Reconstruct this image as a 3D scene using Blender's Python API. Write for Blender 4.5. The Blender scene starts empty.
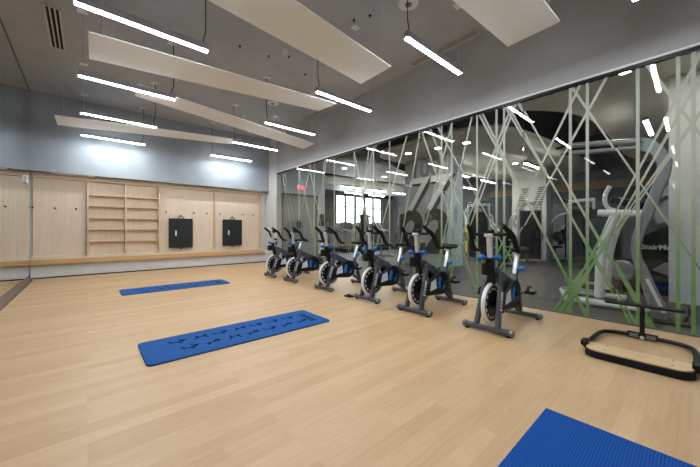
import bpy, bmesh, math, random
from mathutils import Vector, Matrix
random.seed(7)
PI = math.pi
C = bpy.context.scene.collection
S = 1.1                       # metres per layout unit (camera height = 1 unit)
def V(x, y, z): return Vector((x*S, y*S, z*S))

# ------------------------------------------------------------------ materials
def mat(name, col=(.5, .5, .5), rough=.5, metal=0., emit=None, strength=0., spec=.5):
    m = bpy.data.materials.new(name); m.use_nodes = True
    b = m.node_tree.nodes['Principled BSDF']
    b.inputs['Base Color'].default_value = (*col, 1); b.inputs['Roughness'].default_value = rough
    b.inputs['Metallic'].default_value = metal; b.inputs['Specular IOR Level'].default_value = spec
    if emit:
        b.inputs['Emission Color'].default_value = (*emit, 1); b.inputs['Emission Strength'].default_value = strength
    return m
def nodes(m): return m.node_tree.nodes, m.node_tree.links, m.node_tree.nodes['Principled BSDF']
def coords(m, scale, kind='Object'):
    n, l, b = nodes(m)
    t = n.new('ShaderNodeTexCoord'); mp = n.new('ShaderNodeMapping'); mp.inputs['Scale'].default_value = scale
    l.new(t.outputs[kind], mp.inputs['Vector']); return mp.outputs['Vector']
def noise(m, vec, scale=5., detail=4., rough=.55):
    n, l, b = nodes(m); t = n.new('ShaderNodeTexNoise')
    t.inputs['Scale'].default_value = scale; t.inputs['Detail'].default_value = detail; t.inputs['Roughness'].default_value = rough
    l.new(vec, t.inputs['Vector']); return t.outputs['Fac']
def ramp(m, fac, stops):
    n, l, b = nodes(m); r = n.new('ShaderNodeValToRGB'); e = r.color_ramp.elements
    while len(e) < len(stops): e.new(.5)
    for x, (p, c) in zip(e, stops): x.position = p; x.color = (*c, 1)
    l.new(fac, r.inputs['Fac']); return r.outputs['Color']
def bump(m, h, strength=.1, dist=.01):
    n, l, b = nodes(m); t = n.new('ShaderNodeBump'); t.inputs['Strength'].default_value = strength; t.inputs['Distance'].default_value = dist
    l.new(h, t.inputs['Height']); l.new(t.outputs['Normal'], b.inputs['Normal'])
def painted(name, col, rough=.6, var=.06, scale=2.):
    m = mat(name, col, rough); n, l, b = nodes(m)
    f = noise(m, coords(m, (1, 1, 1)), scale, 3)
    l.new(ramp(m, f, [(.3, tuple(c*(1-var) for c in col)), (.7, tuple(min(1, c*(1+var)) for c in col))]), b.inputs['Base Color'])
    f2 = noise(m, coords(m, (1, 1, 1)), 160, 2); bump(m, f2, .05, .002)
    return m
def wood(name, c0, c1, scale, rough=.45):
    m = mat(name, c0, rough); n, l, b = nodes(m)
    f = noise(m, coords(m, scale), 3., 6, .6)
    l.new(ramp(m, f, [(.3, c0), (.7, c1)]), b.inputs['Base Color']); bump(m, f, .04, .003)
    return m

M = {}
M['ceiling'] = painted('ceiling_paint', (.45, .465, .49), .8)
M['wall_grey'] = painted('grey_wall_paint', (.40, .405, .41), .6)
M['wall_blue'] = painted('blue_grey_wall_paint', (.31, .35, .385), .55)
M['wall_pale'] = painted('pale_wall_paint', (.60, .59, .57), .6)
M['bench_wall'] = painted('under_bench_paint', (.66, .68, .70), .6, .05, 5)
M['white'] = mat('white_satin', (.80, .80, .80), .4)
M['baffle'] = painted('white_felt', (.91, .96, 1.0), .9, .02, 30)
M['black'] = mat('black_plastic', (.006, .006, .007), .42, spec=.3)
M['rubber'] = mat('black_rubber', (.008, .008, .009), .7, spec=.25)
M['dark_alu'] = mat('dark_aluminium', (.13, .13, .135), .45, .4)
M['pendant_alu'] = mat('pendant_aluminium', (.34, .34, .345), .45, .2)
M['print'] = mat('black_print', (.004, .004, .005), .9, spec=.05)
M['frame'] = mat('slate_frame_paint', (.085, .096, .122), .32, .35)
M['frame_cap'] = mat('grey_caps', (.20, .21, .23), .4, .5)
M['silver'] = mat('brushed_silver', (.74, .76, .78), .3, .6)
M['silver_paint'] = mat('silver_paint', (.30, .315, .32), .38, .35)
M['offwhite'] = mat('offwhite_paint', (.78, .79, .80), .35)
M['blue'] = mat('blue_plastic', (.010, .16, .62), .35)
M['blue_pale'] = mat('pale_blue_panel', (.62, .69, .84), .35)
M['rim'] = mat('polished_rim', (.86, .87, .88), .25, .1)
M['lettering'] = mat('white_lettering', (.8, .8, .82), .5)
M['red_sign'] = mat('red_sign_letters', (.8, .03, .03), .5, emit=(1, .06, .08), strength=2.5)
M['sign_face'] = mat('sign_face', (.55, .5, .5), .5)
M['lamp'] = mat('lamp_diffuser', (.9, .9, .9), .5, emit=(.91, .96, 1.), strength=96)
M['fill_downlight'] = mat('downlight_lens', (.9, .9, .9), .5, emit=(1, .96, .88), strength=85)
M['off_lens'] = mat('unlit_lens', (.85, .85, .84), .35)
M['day'] = mat('daylit_pane', (.5, .6, .7), .2, emit=(.85, .95, 1), strength=5)
M['mullion'] = mat('blue_grey_mullion', (.05, .10, .15), .4)
M['gym_black'] = mat('black_ceiling_void', (.008, .008, .009), .9)
M['gym_floor'] = mat('speckled_rubber_floor', (.034, .034, .037), .55)
M['gym_wall'] = painted('gym_wall_paint', (.17, .175, .185), .6)
M['gym_door'] = painted('gym_door_paint', (.34, .36, .37), .45)
M['door_wall'] = painted('door_wall_paint', (.56, .61, .63), .55)
M['cloud'] = painted('cloud_paint', (.74, .71, .65), .55)
M['tan'] = mat('tan_band', (.30, .21, .10), .5)
M['teal'] = mat('teal_band', (.04, .075, .09), .5)
M['column'] = painted('column_grey', (.36, .36, .34), .6)
M['column_pale'] = painted('column_pale', (.62, .70, .76), .5)
M['ink'] = mat('dark_graphic', (.025, .022, .018), .6)
M['ink_soft'] = mat('soft_graphic', (.05, .05, .05), .6)
M['graphic_light'] = mat('light_graphic', (.72, .72, .70), .6)
M['graphic_blue'] = mat('blue_grey_graphic', (.38, .47, .53), .6)
M['pad'] = mat('bag_vinyl', (.014, .019, .021), .55, spec=.3)
M['cast'] = mat('cast_iron', (.05, .05, .052), .5, .4)
M['yellow'] = mat('yellow_plastic', (.6, .5, .03), .5)
M['mirror_strip'] = wood('dark_base_wood', (.09, .06, .05), (.14, .10, .085), (3, .3, 3), .5)
M['wood'] = wood('pale_maple', (.66, .53, .40), (.74, .62, .485), (9, 9, .45), .45)
M['wood_trim'] = wood('maple_trim', (.58, .42, .26), (.68, .51, .33), (1.2, 9, 1.2), .45)
M['bench'] = wood('oak_bench', (.56, .34, .16), (.66, .43, .22), (.6, 9, 9), .4)
M['ply'] = wood('plywood', (.60, .40, .20), (.72, .52, .30), (9, .7, 9), .4)

def floor_mat():
    m = mat('maple_strip_floor', rough=.45); n, l, b = nodes(m)
    vec = coords(m, (1, 1, 1))
    def brick(w, h, off):
        t = n.new('ShaderNodeTexBrick'); t.offset = off; t.offset_frequency = 3
        t.inputs['Scale'].default_value = 1; t.inputs['Brick Width'].default_value = w; t.inputs['Row Height'].default_value = h
        t.inputs['Mortar Size'].default_value = .0012; t.inputs['Bias'].default_value = 0.
        t.inputs['Color1'].default_value = (.50, .325, .165, 1); t.inputs['Color2'].default_value = (.60, .415, .235, 1)
        t.inputs['Mortar'].default_value = (.48, .35, .22, 1)
        l.new(vec, t.inputs['Vector']); return t.outputs['Color']
    mix = n.new('ShaderNodeMix'); mix.data_type = 'RGBA'; mix.inputs['Factor'].default_value = .4
    l.new(brick(.83, .098, .37), mix.inputs['A']); l.new(brick(1.31, .098, .61), mix.inputs['B'])
    g = noise(m, coords(m, (1.6, 22, 1)), 2.2, 6, .65)
    gr = ramp(m, g, [(.25, (.88, .85, .82)), (.75, (1.07, 1.06, 1.05))])
    mul = n.new('ShaderNodeMix'); mul.data_type = 'RGBA'; mul.blend_type = 'MULTIPLY'; mul.inputs['Factor'].default_value = 1
    l.new(mix.outputs['Result'], mul.inputs['A']); l.new(gr, mul.inputs['B'])
    l.new(mul.outputs['Result'], b.inputs['Base Color']); bump(m, g, .03, .002)
    return m
M['floor'] = floor_mat()

def mat_rubber(name, col, ribs):
    m = mat(name, col, .8, spec=.15); n, l, b = nodes(m)
    if ribs:
        w = n.new('ShaderNodeTexWave'); w.bands_direction = 'Y'; w.inputs['Scale'].default_value = 26; w.inputs['Distortion'].default_value = 1.2
        w.inputs['Detail'].default_value = 1; l.new(coords(m, (1, 1, 1)), w.inputs['Vector'])
        l.new(ramp(m, w.outputs['Fac'], [(.1, tuple(c*.75 for c in col)), (.7, tuple(c*1.15 for c in col))]), b.inputs['Base Color'])
        bump(m, w.outputs['Fac'], .35, .004)
    else:
        f = noise(m, coords(m, (1, 1, 1)), 90, 2); bump(m, f, .15, .003)
    return m
M['mat_blue'] = mat_rubber('blue_foam', (.012, .085, .29), False)
M['mat_ribbed'] = mat_rubber('ribbed_blue_foam', (.006, .07, .31), True)

def dashes():
    m = mat('dashed_ring', (.8, .8, .8), .5); n, l, b = nodes(m)
    t = n.new('ShaderNodeTexCoord'); sx = n.new('ShaderNodeSeparateXYZ'); l.new(t.outputs['Object'], sx.inputs[0])
    def mth(op, a, v=None, link=None):
        k = n.new('ShaderNodeMath'); k.operation = op; l.new(a, k.inputs[0])
        if link: l.new(link, k.inputs[1])
        elif v is not None: k.inputs[1].default_value = v
        return k.outputs[0]
    ang = mth('ARCTAN2', mth('SUBTRACT', sx.outputs['Z'], .292), None, mth('SUBTRACT', sx.outputs['X'], .125))
    fr = mth('FRACT', mth('MULTIPLY', ang, 14/(2*PI)))
    l.new(ramp(m, mth('GREATER_THAN', fr, .45), [(0, (.012, .012, .014)), (1, (.75, .76, .78))]), b.inputs['Base Color'])
    return m
M['dashes'] = dashes()
def glass_mat():
    m = bpy.data.materials.new('clear_glass'); m.use_nodes = True; n, l = m.node_tree.nodes, m.node_tree.links
    n.clear(); out = n.new('ShaderNodeOutputMaterial'); mx = n.new('ShaderNodeMixShader'); tr = n.new('ShaderNodeBsdfTransparent'); gl = n.new('ShaderNodeBsdfGlossy')
    tr.inputs['Color'].default_value = (.93, .955, .95, 1); gl.inputs['Roughness'].default_value = 0; gl.inputs['Color'].default_value = (1, 1, 1, 1)
    lw = n.new('ShaderNodeLayerWeight'); lw.inputs['Blend'].default_value = .5
    p = n.new('ShaderNodeMath'); p.operation = 'POWER'; p.inputs[1].default_value = 5
    a = n.new('ShaderNodeMath'); a.operation = 'MULTIPLY_ADD'; a.inputs[1].default_value = .95; a.inputs[2].default_value = .032
    l.new(lw.outputs['Facing'], p.inputs[0]); l.new(p.outputs[0], a.inputs[0]); l.new(a.outputs[0], mx.inputs['Fac'])
    l.new(tr.outputs[0], mx.inputs[1]); l.new(gl.outputs[0], mx.inputs[2]); l.new(mx.outputs[0], out.inputs['Surface'])
    return m
M['glass'] = glass_mat()
def mirror_mat():
    m = mat('mirror', (.74, .78, .78), .0, 1.)
    return m
M['mirror'] = mirror_mat()
def film_mat():
    m = bpy.data.materials.new('printed_film'); m.use_nodes = True; n, l, b = nodes(m)
    t = n.new('ShaderNodeTexCoord'); sx = n.new('ShaderNodeSeparateXYZ'); mr = n.new('ShaderNodeMapRange')
    mr.inputs['From Max'].default_value = 2.95
    l.new(t.outputs['Object'], sx.inputs[0]); l.new(sx.outputs['Z'], mr.inputs['Value'])
    col = ramp(m, mr.outputs['Result'], [(0, (.22, .45, .12)), (.24, (.28, .47, .20)), (.40, (.52, .55, .38)), (.56, (.76, .71, .58)), (1, (.72, .70, .64))])
    l.new(col, b.inputs['Base Color']); b.inputs['Roughness'].default_value = .6; b.inputs['Alpha'].default_value = .78
    return m
M['film'] = film_mat()

# ------------------------------------------------------------------ mesh builder
class MB:
    def __init__(s): s.bm = bmesh.new()
    def face(s, vs):
        try: return s.bm.faces.new(vs)
        except ValueError: return None
    def box(s, c, d, rot=None):
        c = Vector(c); r = rot or Matrix.Identity(3)
        v = [s.bm.verts.new(c + r @ Vector((x*d[0]/2, y*d[1]/2, z*d[2]/2))) for x in (-1, 1) for y in (-1, 1) for z in (-1, 1)]
        for f in ((0,1,3,2), (4,6,7,5), (0,4,5,1), (2,3,7,6), (0,2,6,4), (1,5,7,3)): s.face([v[i] for i in f])
        return s
    def bounds(s, a, b):
        return s.box([(a[i]+b[i])/2 for i in range(3)], [abs(b[i]-a[i]) for i in range(3)])
    def bar(s, p0, p1, w, h, up=(0, 0, 1)):
        p0, p1 = Vector(p0), Vector(p1); z = (p1-p0).normalized(); up = Vector(up)
        if abs(z.dot(up)) > .99: up = Vector((1, 0, 0))
        x = up.cross(z).normalized(); y = z.cross(x)
        return s.box((p0+p1)/2, (w, h, (p1-p0).length), Matrix((x, y, z)).transposed())
    def tube(s, pts, r, n=10, closed=False, smooth=0):
        pts = [Vector(p) for p in pts]
        rr = list(r) if isinstance(r, (list, tuple)) else [r]*len(pts)
        for _ in range(smooth):                       # corner cutting
            q, qr = [], []
            m = len(pts); rng = range(m) if closed else range(m-1)
            if not closed: q.append(pts[0]); qr.append(rr[0])
            for i in rng:
                a, b = pts[i], pts[(i+1) % m]; ra, rb = rr[i], rr[(i+1) % m]
                q += [a*.75+b*.25, a*.25+b*.75]; qr += [ra*.75+rb*.25, ra*.25+rb*.75]
            if not closed: q.append(pts[-1]); qr.append(rr[-1])
            pts, rr = q, qr
        m = len(pts); rings = []; nrm = None
        for i in range(m):
            if closed: t = pts[(i+1) % m]-pts[i-1]
            else: t = pts[min(i+1, m-1)]-pts[max(i-1, 0)]
            t.normalize()
            if nrm is None:
                nrm = t.orthogonal().normalized()
            nrm = (nrm - t*nrm.dot(t)).normalized(); bi = t.cross(nrm)
            rings.append([s.bm.verts.new(pts[i]+(nrm*math.cos(2*PI*k/n)+bi*math.sin(2*PI*k/n))*rr[i]) for k in range(n)])
        for i in range(m if closed else m-1):
            a, b = rings[i], rings[(i+1) % m]
            off = 0
            if closed and i == m-1:
                off = min(range(n), key=lambda o: (a[0].co-b[o].co).length)
            for k in range(n): s.face([a[k], a[(k+1) % n], b[(k+1+off) % n], b[(k+off) % n]])
        if not closed: s.face(rings[0]); s.face(rings[-1])
        return s
    def lathe(s, prof, c, axis='z', n=32):
        c = Vector(c); rings = []
        ax = {'x': (Vector((0,1,0)), Vector((0,0,1)), Vector((1,0,0))), 'y': (Vector((1,0,0)), Vector((0,0,1)), Vector((0,1,0))), 'z': (Vector((1,0,0)), Vector((0,1,0)), Vector((0,0,1)))}[axis]
        for r, h in prof:
            if r < 1e-6: rings.append([s.bm.verts.new(c+ax[2]*h)])
            else: rings.append([s.bm.verts.new(c+ax[2]*h+(ax[0]*math.cos(2*PI*k/n)+ax[1]*math.sin(2*PI*k/n))*r) for k in range(n)])
        for a, b in zip(rings, rings[1:]):
            for k in range(n):
                k2 = (k+1) % n
                if len(a) == 1 and len(b) > 1: s.face([a[0], b[k], b[k2]])
                elif len(b) == 1 and len(a) > 1: s.face([a[k], a[k2], b[0]])
                elif len(a) > 1: s.face([a[k], a[k2], b[k2], b[k]])
        return s
    def cyl(s, c, r, d, axis='z', n=20): return s.lathe([(0, -d/2), (r, -d/2), (r, d/2), (0, d/2)], c, axis, n)
    def ring(s, c, r0, r1, d, axis='y', n=40):
        return s.lathe([(r0, -d/2), (r1, -d/2), (r1, d/2), (r0, d/2), (r0, -d/2)], c, axis, n)
    def prism(s, poly, plane, a, b):
        def p(u, v, w): return {'xy': (u, v, w), 'xz': (u, w, v), 'yz': (w, u, v)}[plane]
        A = [s.bm.verts.new(p(u, v, a)) for u, v in poly]; B = [s.bm.verts.new(p(u, v, b)) for u, v in poly]
        s.face(A); s.face(B[::-1]); m = len(poly)
        for i in range(m): s.face([A[i], A[(i+1) % m], B[(i+1) % m], B[i]])
        return s
    def build(s, name, m, parent=None, bevel=0, smooth=True, seg=2):
        bmesh.ops.remove_doubles(s.bm, verts=s.bm.verts, dist=1e-6)
        bmesh.ops.recalc_face_normals(s.bm, faces=s.bm.faces)
        me = bpy.data.meshes.new(name); s.bm.to_mesh(me); s.bm.free()
        me.materials.append(M[m] if isinstance(m, str) else m)
        if smooth and len(me.polygons):
            me.polygons.foreach_set('use_smooth', [True]*len(me.polygons)); me.set_sharp_from_angle(angle=math.radians(38))
        o = bpy.data.objects.new(name, me); C.objects.link(o)
        if parent: o.parent = parent
        if bevel:
            b = o.modifiers.new('bevel', 'BEVEL'); b.width = bevel; b.segments = seg; b.limit_method = 'ANGLE'; b.angle_limit = math.radians(40)
        return o
def rrect(x0, y0, x1, y1, r, n=6):
    out = []
    for cx, cy, a in ((x1-r, y1-r, 0), (x0+r, y1-r, PI/2), (x0+r, y0+r, PI), (x1-r, y0+r, 1.5*PI)):
        out += [(cx+r*math.cos(a+PI/2*k/n), cy+r*math.sin(a+PI/2*k/n)) for k in range(n+1)]
    return out
def tag(o, label, cat, group=None, kind=None):
    o['label'] = label; o['category'] = cat
    if group: o['group'] = group
    if kind: o['kind'] = kind
    return o
def thing(name, label, cat, loc=(0, 0, 0), rz=0, group=None):
    o = bpy.data.objects.new(name, None); o.empty_display_size = .1; C.objects.link(o)
    o.location = loc; o.rotation_euler = (0, 0, rz); return tag(o, label, cat, group)
def struct(o, label=None, cat=None):
    o['kind'] = 'structure'
    if label: o['label'] = label
    if cat: o['category'] = cat
    return o
def dup(root, loc, rz=None, label=None):
    r = root.copy(); C.objects.link(r); r.location = loc
    if rz is not None: r.rotation_euler = (0, 0, rz)
    if label: r['label'] = label
    for ch in list(root.children):
        c = ch.copy(); C.objects.link(c); c.parent = r
        for g in list(ch.children):
            d = g.copy(); C.objects.link(d); d.parent = c
    return r
def text_mesh(name, body, size, m, parent, mw, extrude=.001, shear=0, offset=0, spacing=1, align='CENTER'):
    cu = bpy.data.curves.new(name, 'FONT'); cu.body = body; cu.size = size; cu.extrude = extrude; cu.shear = shear; cu.offset = offset
    cu.space_character = spacing; cu.align_x = align; cu.align_y = 'CENTER'
    t = bpy.data.objects.new(name, cu); C.objects.link(t)
    me = bpy.data.meshes.new_from_object(t.evaluated_get(bpy.context.evaluated_depsgraph_get()))
    bpy.data.objects.remove(t); me.transform(mw); me.materials.clear(); me.materials.append(M[m])
    o = bpy.data.objects.new(name, me); C.objects.link(o)
    if parent: o.parent = parent
    return o
def basis(origin, xd, yd):
    x, y = Vector(xd).normalized(), Vector(yd).normalized(); z = x.cross(y)
    m = Matrix((x, y, z)).transposed().to_4x4(); m.translation = Vector(origin); return m

# ------------------------------------------------------------------ room shell
XL, XG, YB, CE = -.957, 4.708, 9.90, 4.19
YR = -2.2                                         # wall behind the camera
GT = 2.95                                         # top of the glass
struct(MB().bounds((XL-.2, YR-.2, -.1), (XG, YB+.2, 0)).build('floor', 'floor', smooth=False), 'pale maple strip floor of the studio', 'floor')
struct(MB().bounds((XL-.2, YR-.2, CE), (XG+.15, YB+.2, CE+.1)).build('ceiling', 'ceiling', smooth=False), 'flat dark grey ceiling of the studio', 'ceiling')
struct(MB().bounds((XL-.2, YR-.2, 0), (XL-.03, YB+.2, CE)).build('wall_left', 'wall_grey', smooth=False), 'grey wall carrying the wall mirrors', 'wall')
struct(MB().bounds((XL-.2, YR-.2, 0), (XG+.15, YR, CE)).build('wall_rear', 'wall_grey', smooth=False), 'grey wall behind the camera', 'wall')
struct(MB().bounds((XL-.2, YB+.02, 0), (XG, YB+.2, 2.44)).build('wall_back', 'bench_wall', smooth=False), 'pale blue grey wall behind and below the bench', 'wall')
struct(MB().bounds((XL-.2, 9.625, 2.42), (XG, YB+.2, CE)).build('wall_back_upper', 'wall_blue', smooth=False), 'blue grey upper wall jutting over the wooden panelling', 'wall')
struct(MB().bounds((XG, YR, GT+.06), (XG+.15, 9.07, CE)).build('wall_right_upper', 'wall_grey', smooth=False), 'grey wall above the glass partition', 'wall')
struct(MB().bounds((XG, 9.07, 0), (XG+.15, YB+.2, CE)).build('wall_right', 'wall_pale', smooth=False), 'pale wall between the bench end and the glass', 'wall')
struct(MB().bounds((XG-.022, YR, GT+.035), (XG+.05, 9.07, GT+.062)).build('trim_1', 'white', bevel=.004), 'slim white lip along the top of the glass', 'trim')
struct(MB().bounds((XG-.005, YR, GT), (XG+.05, 9.07, GT+.034)).build('trim_2', 'black'), 'black channel holding the top of the glass', 'trim')
struct(MB().bounds((XG-.004, YR, 0), (XG+.03, 9.07, .018)).build('trim_3', 'dark_alu'), 'dark channel holding the foot of the glass', 'trim')
struct(MB().bounds((XL+.004, 9.712, 0), (XG-.013, 9.7195, .025)).build('baseboard_back', 'rubber'), 'thin black baseboard below the bench', 'baseboard')
struct(MB().bounds((XG-.012, 9.09, 0), (XG-.001, 9.70, .10)).build('baseboard_right', 'dark_alu'), 'short dark baseboard beside the bench end', 'baseboard')
struct(MB().prism([(XL-.029, 0), (XL+.07, 0), (XL+.07, .05), (XL+.006, .105), (XL-.029, .105)], 'xz', YR+.01, 9.35).build('baseboard_left', 'mirror_strip'), 'dark wooden strip along the foot of the mirrors', 'baseboard')

# mirrors: panels of 1.24 m counted away from the wooden bench
edges = [9.60 if k == 0 else 9.35-1.24*k for k in range(10)]
names = ['tall mirror panel closest to the wooden bench', 'second tall mirror panel away from the wooden bench', 'third tall mirror panel away from the wooden bench', 'fourth tall mirror panel away from the wooden bench', 'fifth tall mirror panel away from the wooden bench', 'sixth tall mirror panel away from the wooden bench', 'seventh tall mirror panel away from the wooden bench', 'eighth tall mirror panel away from the wooden bench', 'ninth tall mirror panel away from the wooden bench']
for k in range(9):
    tag(MB().bounds((XL-.029, edges[k+1]+.003, .106), (XL, edges[k]-.003, CE-.036)).build('wall_mirror', 'mirror', smooth=False), names[k], 'mirror', 'mirror panels on the long wall')
struct(MB().bounds((XL-.029, YR+.01, CE-.035), (XL+.006, 9.60, CE-.001)).build('trim_7', 'dark_alu'), 'dark channel along the top of the mirrors', 'trim')
s = thing('wall_sensor', 'small white oval sensor stuck on the mirror near the bench', 'sensor', (XL, 9.02, 2.14))
MB().prism(rrect(-.045, -.085, .045, .085, .04), 'yz', 0, .035).build('housing', 'white', s, .006)
MB().bounds((.0345, -.004, -.05), (.037, .004, .05)).build('slot', 'frame_cap', s)

# ------------------------------------------------------------------ panelling, shelves, bench
def ux(*a): return [v*S for v in a]
PX = ux(-.865, .01, .689, 1.372, 2.717, 4.06)          # divider positions
panel_labels = ['maple wall panel with black hooks next to the mirror', None, None, 'maple wall panel with the larger black mat, beside the shelves', 'maple wall panel with the second black mat, by the bench end']
PB = YB-.04                                           # panel face
for i in (0, 3, 4):
    tag(MB().bounds((PX[i]+.022, PB, .50), (PX[i+1]-.022, YB+.018, 2.30)).build('wall_panel', 'wood', smooth=False), panel_labels[i], 'panel', 'maple wall panels')
rail = thing('panel_frame', 'pale maple frame of rails and posts around the panels and shelves', 'frame', (0, PB, 0))
MB().bounds((PX[0], -.045, 2.302), (PX[5]+.03, .055, 2.36)).build('top_rail', 'wood_trim', rail, .003)
MB().bounds((PX[0], -.03, .448), (PX[5]+.03, .055, .498)).build('bottom_rail', 'wood', rail, .003)
for i, x in enumerate(PX[1:]):
    d = .11 if i < 3 else .08
    MB().bounds((x-.02, -d, .50), (x+.02, .055, 2.301)).build('post', 'wood_trim', rail, .002)
MB().bounds((PX[0], -.045, 2.361), (PX[5]+.03, .055, 2.415)).build('header_board', 'wood', rail)
for bay, (a, b, nm) in enumerate(((PX[1], PX[2], 'empty shelf bay next to the hook panel'), (PX[2], PX[3], 'empty shelf bay next to the hanging black mat'))):
    sh = thing('shelf_unit', 'pale maple ' + nm, 'shelves', (0, PB, 0), 0, 'maple shelf bays')
    MB().bounds((a+.021, .02, .50), (b-.021, .055, 2.30)).build('back_panel', 'wood', sh, smooth=False)
    for z in (1.786, 1.539, 1.27, 1.011, .742):
        MB().bounds((a+.021, -.10, z*S-.010), (b-.021, .019, z*S+.010)).build('shelf', 'wood_trim', sh, .002)
b = thing('bench', 'long wooden wall bench with oak front edge under the panels', 'bench', (0, 9.62, 0))
MB().bounds((XL+.003, .10, 0), (4.70, .115, .404)).build('base_panel', 'bench_wall', b)
MB().bounds((XL+.003, 0, .315), (4.56, .045, .430)).build('front_edge', 'bench', b, .004)
MB().bounds((XL+.003, .046, .405), (4.56, YB-9.62-.045, .445)).build('seat', 'wood', b, .002)
for x in (-.4, .9, 2.2, 3.5, 4.4):
    MB().bounds((x-.02, .046, .34), (x+.02, .099, .404)).build('bracket', 'dark_alu', b)
# hooks
def hook(x, z, label):
    h = thing('coat_hook', label, 'hook', (x, PB, z), 0, 'black hooks on the maple panels')
    MB().cyl((0, -.006, 0), .020, .011, 'y', 16).build('plate', 'black', h)
    MB().tube([(0, -.012, 0), (0, -.045, 0), (0, -.055, .018)], .009, 8).build('peg', 'black', h)
def px_on_wall(px, Y=8.96):
    r = (px-350)/300; return (r*.7524*Y+.6587*Y)/(.7524-r*.6587)*S
hz = 1.61
for px, lab in ((32.5, 'black hook on the first maple panel, right by the mirror edge'), (55, 'black hook midway on the first maple panel'), (76, 'black hook on the first maple panel close to the shelves'),
                (166, 'black hook between the shelves and the larger hanging mat'), (194, 'black hook just beyond the larger hanging mat'), (207, 'black hook between the larger mat and the tall post'),
                (220, 'black hook between the tall post and the smaller mat'), (242.5, 'black hook just beyond the smaller hanging mat'), (253, 'black hook nearest the bench end')):
    hook(px_on_wall(px), hz, lab)
def folded_mat(px0, px1, z0, z1, label):
    x0, x1 = px_on_wall(px0), px_on_wall(px1); cx = (x0+x1)/2; w = x1-x0
    hook(cx, z1+.085, 'black hook holding up the ' + ('larger' if w > .6 else 'smaller') + ' folded mat')
    t = thing('folded_mat', label, 'exercise mat', (cx, PB-.012, (z0+z1)/2), 0, 'folded mats on hooks')
    hh = (z1-z0)/2
    MB().prism(rrect(-w/2, -hh, w/2, hh, .02, 3), 'xz', -.048, -.002).build('mat_panel', 'pad', t, .008)
    MB().prism(rrect(-w/2+.01, -hh+.01, w/2-.01, hh-.01, .02, 3), 'xz', -.10, -.052).build('mat_panel', 'pad', t, .008)
    MB().tube([(-.07, -.05, hh-.01), (-.055, -.05, hh+.05), (0, -.05, hh+.085), (.055, -.05, hh+.05), (.07, -.05, hh-.01)], .011, 8, smooth=2).build('carry_handle', 'black', t)
    MB().tube([(-.035, -.05, -hh+.01), (-.02, -.05, -hh-.028), (.02, -.05, -hh-.028), (.035, -.05, -hh+.01)], .011, 8, smooth=1).build('lower_handle', 'black', t)
    g = MB().bounds((-w*.23-.018, -.103, -.07), (-w*.23+.018, -.1, .07)).build('printed_mark', 'lettering', t)
    return t
folded_mat(168.5, 192.3, .585, 1.435, 'larger black folded exercise mat hanging by the shelves')
folded_mat(222.3, 241.2, .60, 1.435, 'smaller looking black folded exercise mat hanging nearest the bench end')
sw = thing('light_switch', 'small white switch plate on the pale wall by the glass', 'switch', (XG, 9.62, 1.12))
MB().bounds((-.01, -.045, -.06), (-.0005, .045, .06)).build('plate', 'white', sw, .003)
MB().bounds((-.014, -.015, -.03), (-.0101, .015, .03)).build('rocker', 'off_lens', sw)
# shallow strip lights in the underside of the upper wall (switched off)
for x0, x1, lab in ((px_on_wall(52), px_on_wall(95), 'unlit recessed strip light over the first maple panel'), (px_on_wall(240), px_on_wall(259), 'unlit recessed strip light over the last maple panel')):
    t = thing('strip_light', lab, 'light', ((x0+x1)/2, 9.72, 2.42), 0, 'recessed strip lights')
    MB().bounds((-(x1-x0)/2, -.05, -.022), ((x1-x0)/2, .05, -.001)).build('lens', 'off_lens', t, .002)

# ------------------------------------------------------------------ ceiling: pendants, baffles, vents
ZL = 2.96*S
def pendant(x0, x1, y, side, label, proto=[]):
    cx = (x0+x1)/2; L = x1-x0
    t = thing('pendant_light', label, 'light', (cx*S, y*S, ZL), 0, 'linear pendant lights')
    h = L*S/2
    MB().bounds((-h, -.031, .008), (h, .031, .082)).build('housing', 'pendant_alu', t, .002)
    MB().bounds((-h+.006, -.025, 0), (h-.006, .025, .0075)).build('diffuser', 'lamp', t)
    for e in (-1, 1):
        r = .006 if e == side else .0018
        k = .05 if e == side else 0
        x = e*(h-.05)
        MB().tube([(x, 0, .0825), (x, 0, .14), (x+e*k*.5, 0, .24), (x+e*k*.5, 0, CE-ZL-.013)], r, 6).build('cord' if e == side else 'suspension_wire', 'black' if e == side else 'silver', t)
        MB().bounds((x-.06, -.05, CE-ZL-.018), (x+.06, .05, CE-ZL-.001)).build('canopy', 'white', t, .003)
ROWS = (.315, 1.93, 3.52, 5.15, 6.77, 8.33)
seq = ['closest to the camera', 'second from the camera', 'third from the camera', 'fourth from the camera', 'fifth from the camera', 'last one, close to the blue grey wall']
for i, y in enumerate(ROWS):
    pendant(-.09, 1.0, y, 1, 'lit pendant of the mirror side row, ' + seq[i])
    pendant(2.45, 3.53, y, -1, 'lit pendant of the glass side row, ' + seq[i])
ZB = 3.06*S
def baffle(q, label):
    m = MB(); m.prism([(x*S, y*S) for x, y in q], 'xy', 0, .018)
    cx = sum(p[0] for p in q)/4*S; cy = sum(p[1] for p in q)/4*S
    t = thing('ceiling_baffle', label, 'acoustic panel', (0, 0, ZB), 0, 'white hanging acoustic panels')
    m.build('panel', 'baffle', t, .003)
    for x, y in q:
        x = x*S*.92+cx*.08; y = y*S*.8+cy*.2
        MB().tube([(x, y, .0185), (x, y, CE-ZB-.001)], .0015, 5).build('hanging_wire', 'silver', t)
baffle([(-.3, 2.185), (2.887, 2.51), (2.905, 3.083), (-.3, 2.75)], 'big white hanging panel with a seam, second from the camera')
baffle([(.005, 4.143), (3.07, 3.83), (3.017, 4.26), (.015, 4.789)], 'long white hanging panel between the third and fourth pendants')
baffle([(.54, 5.18), (4.10, 5.96), (4.127, 6.52), (.55, 5.65)], 'white hanging panel reaching towards the glass wall, behind the fourth pendants')
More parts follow.
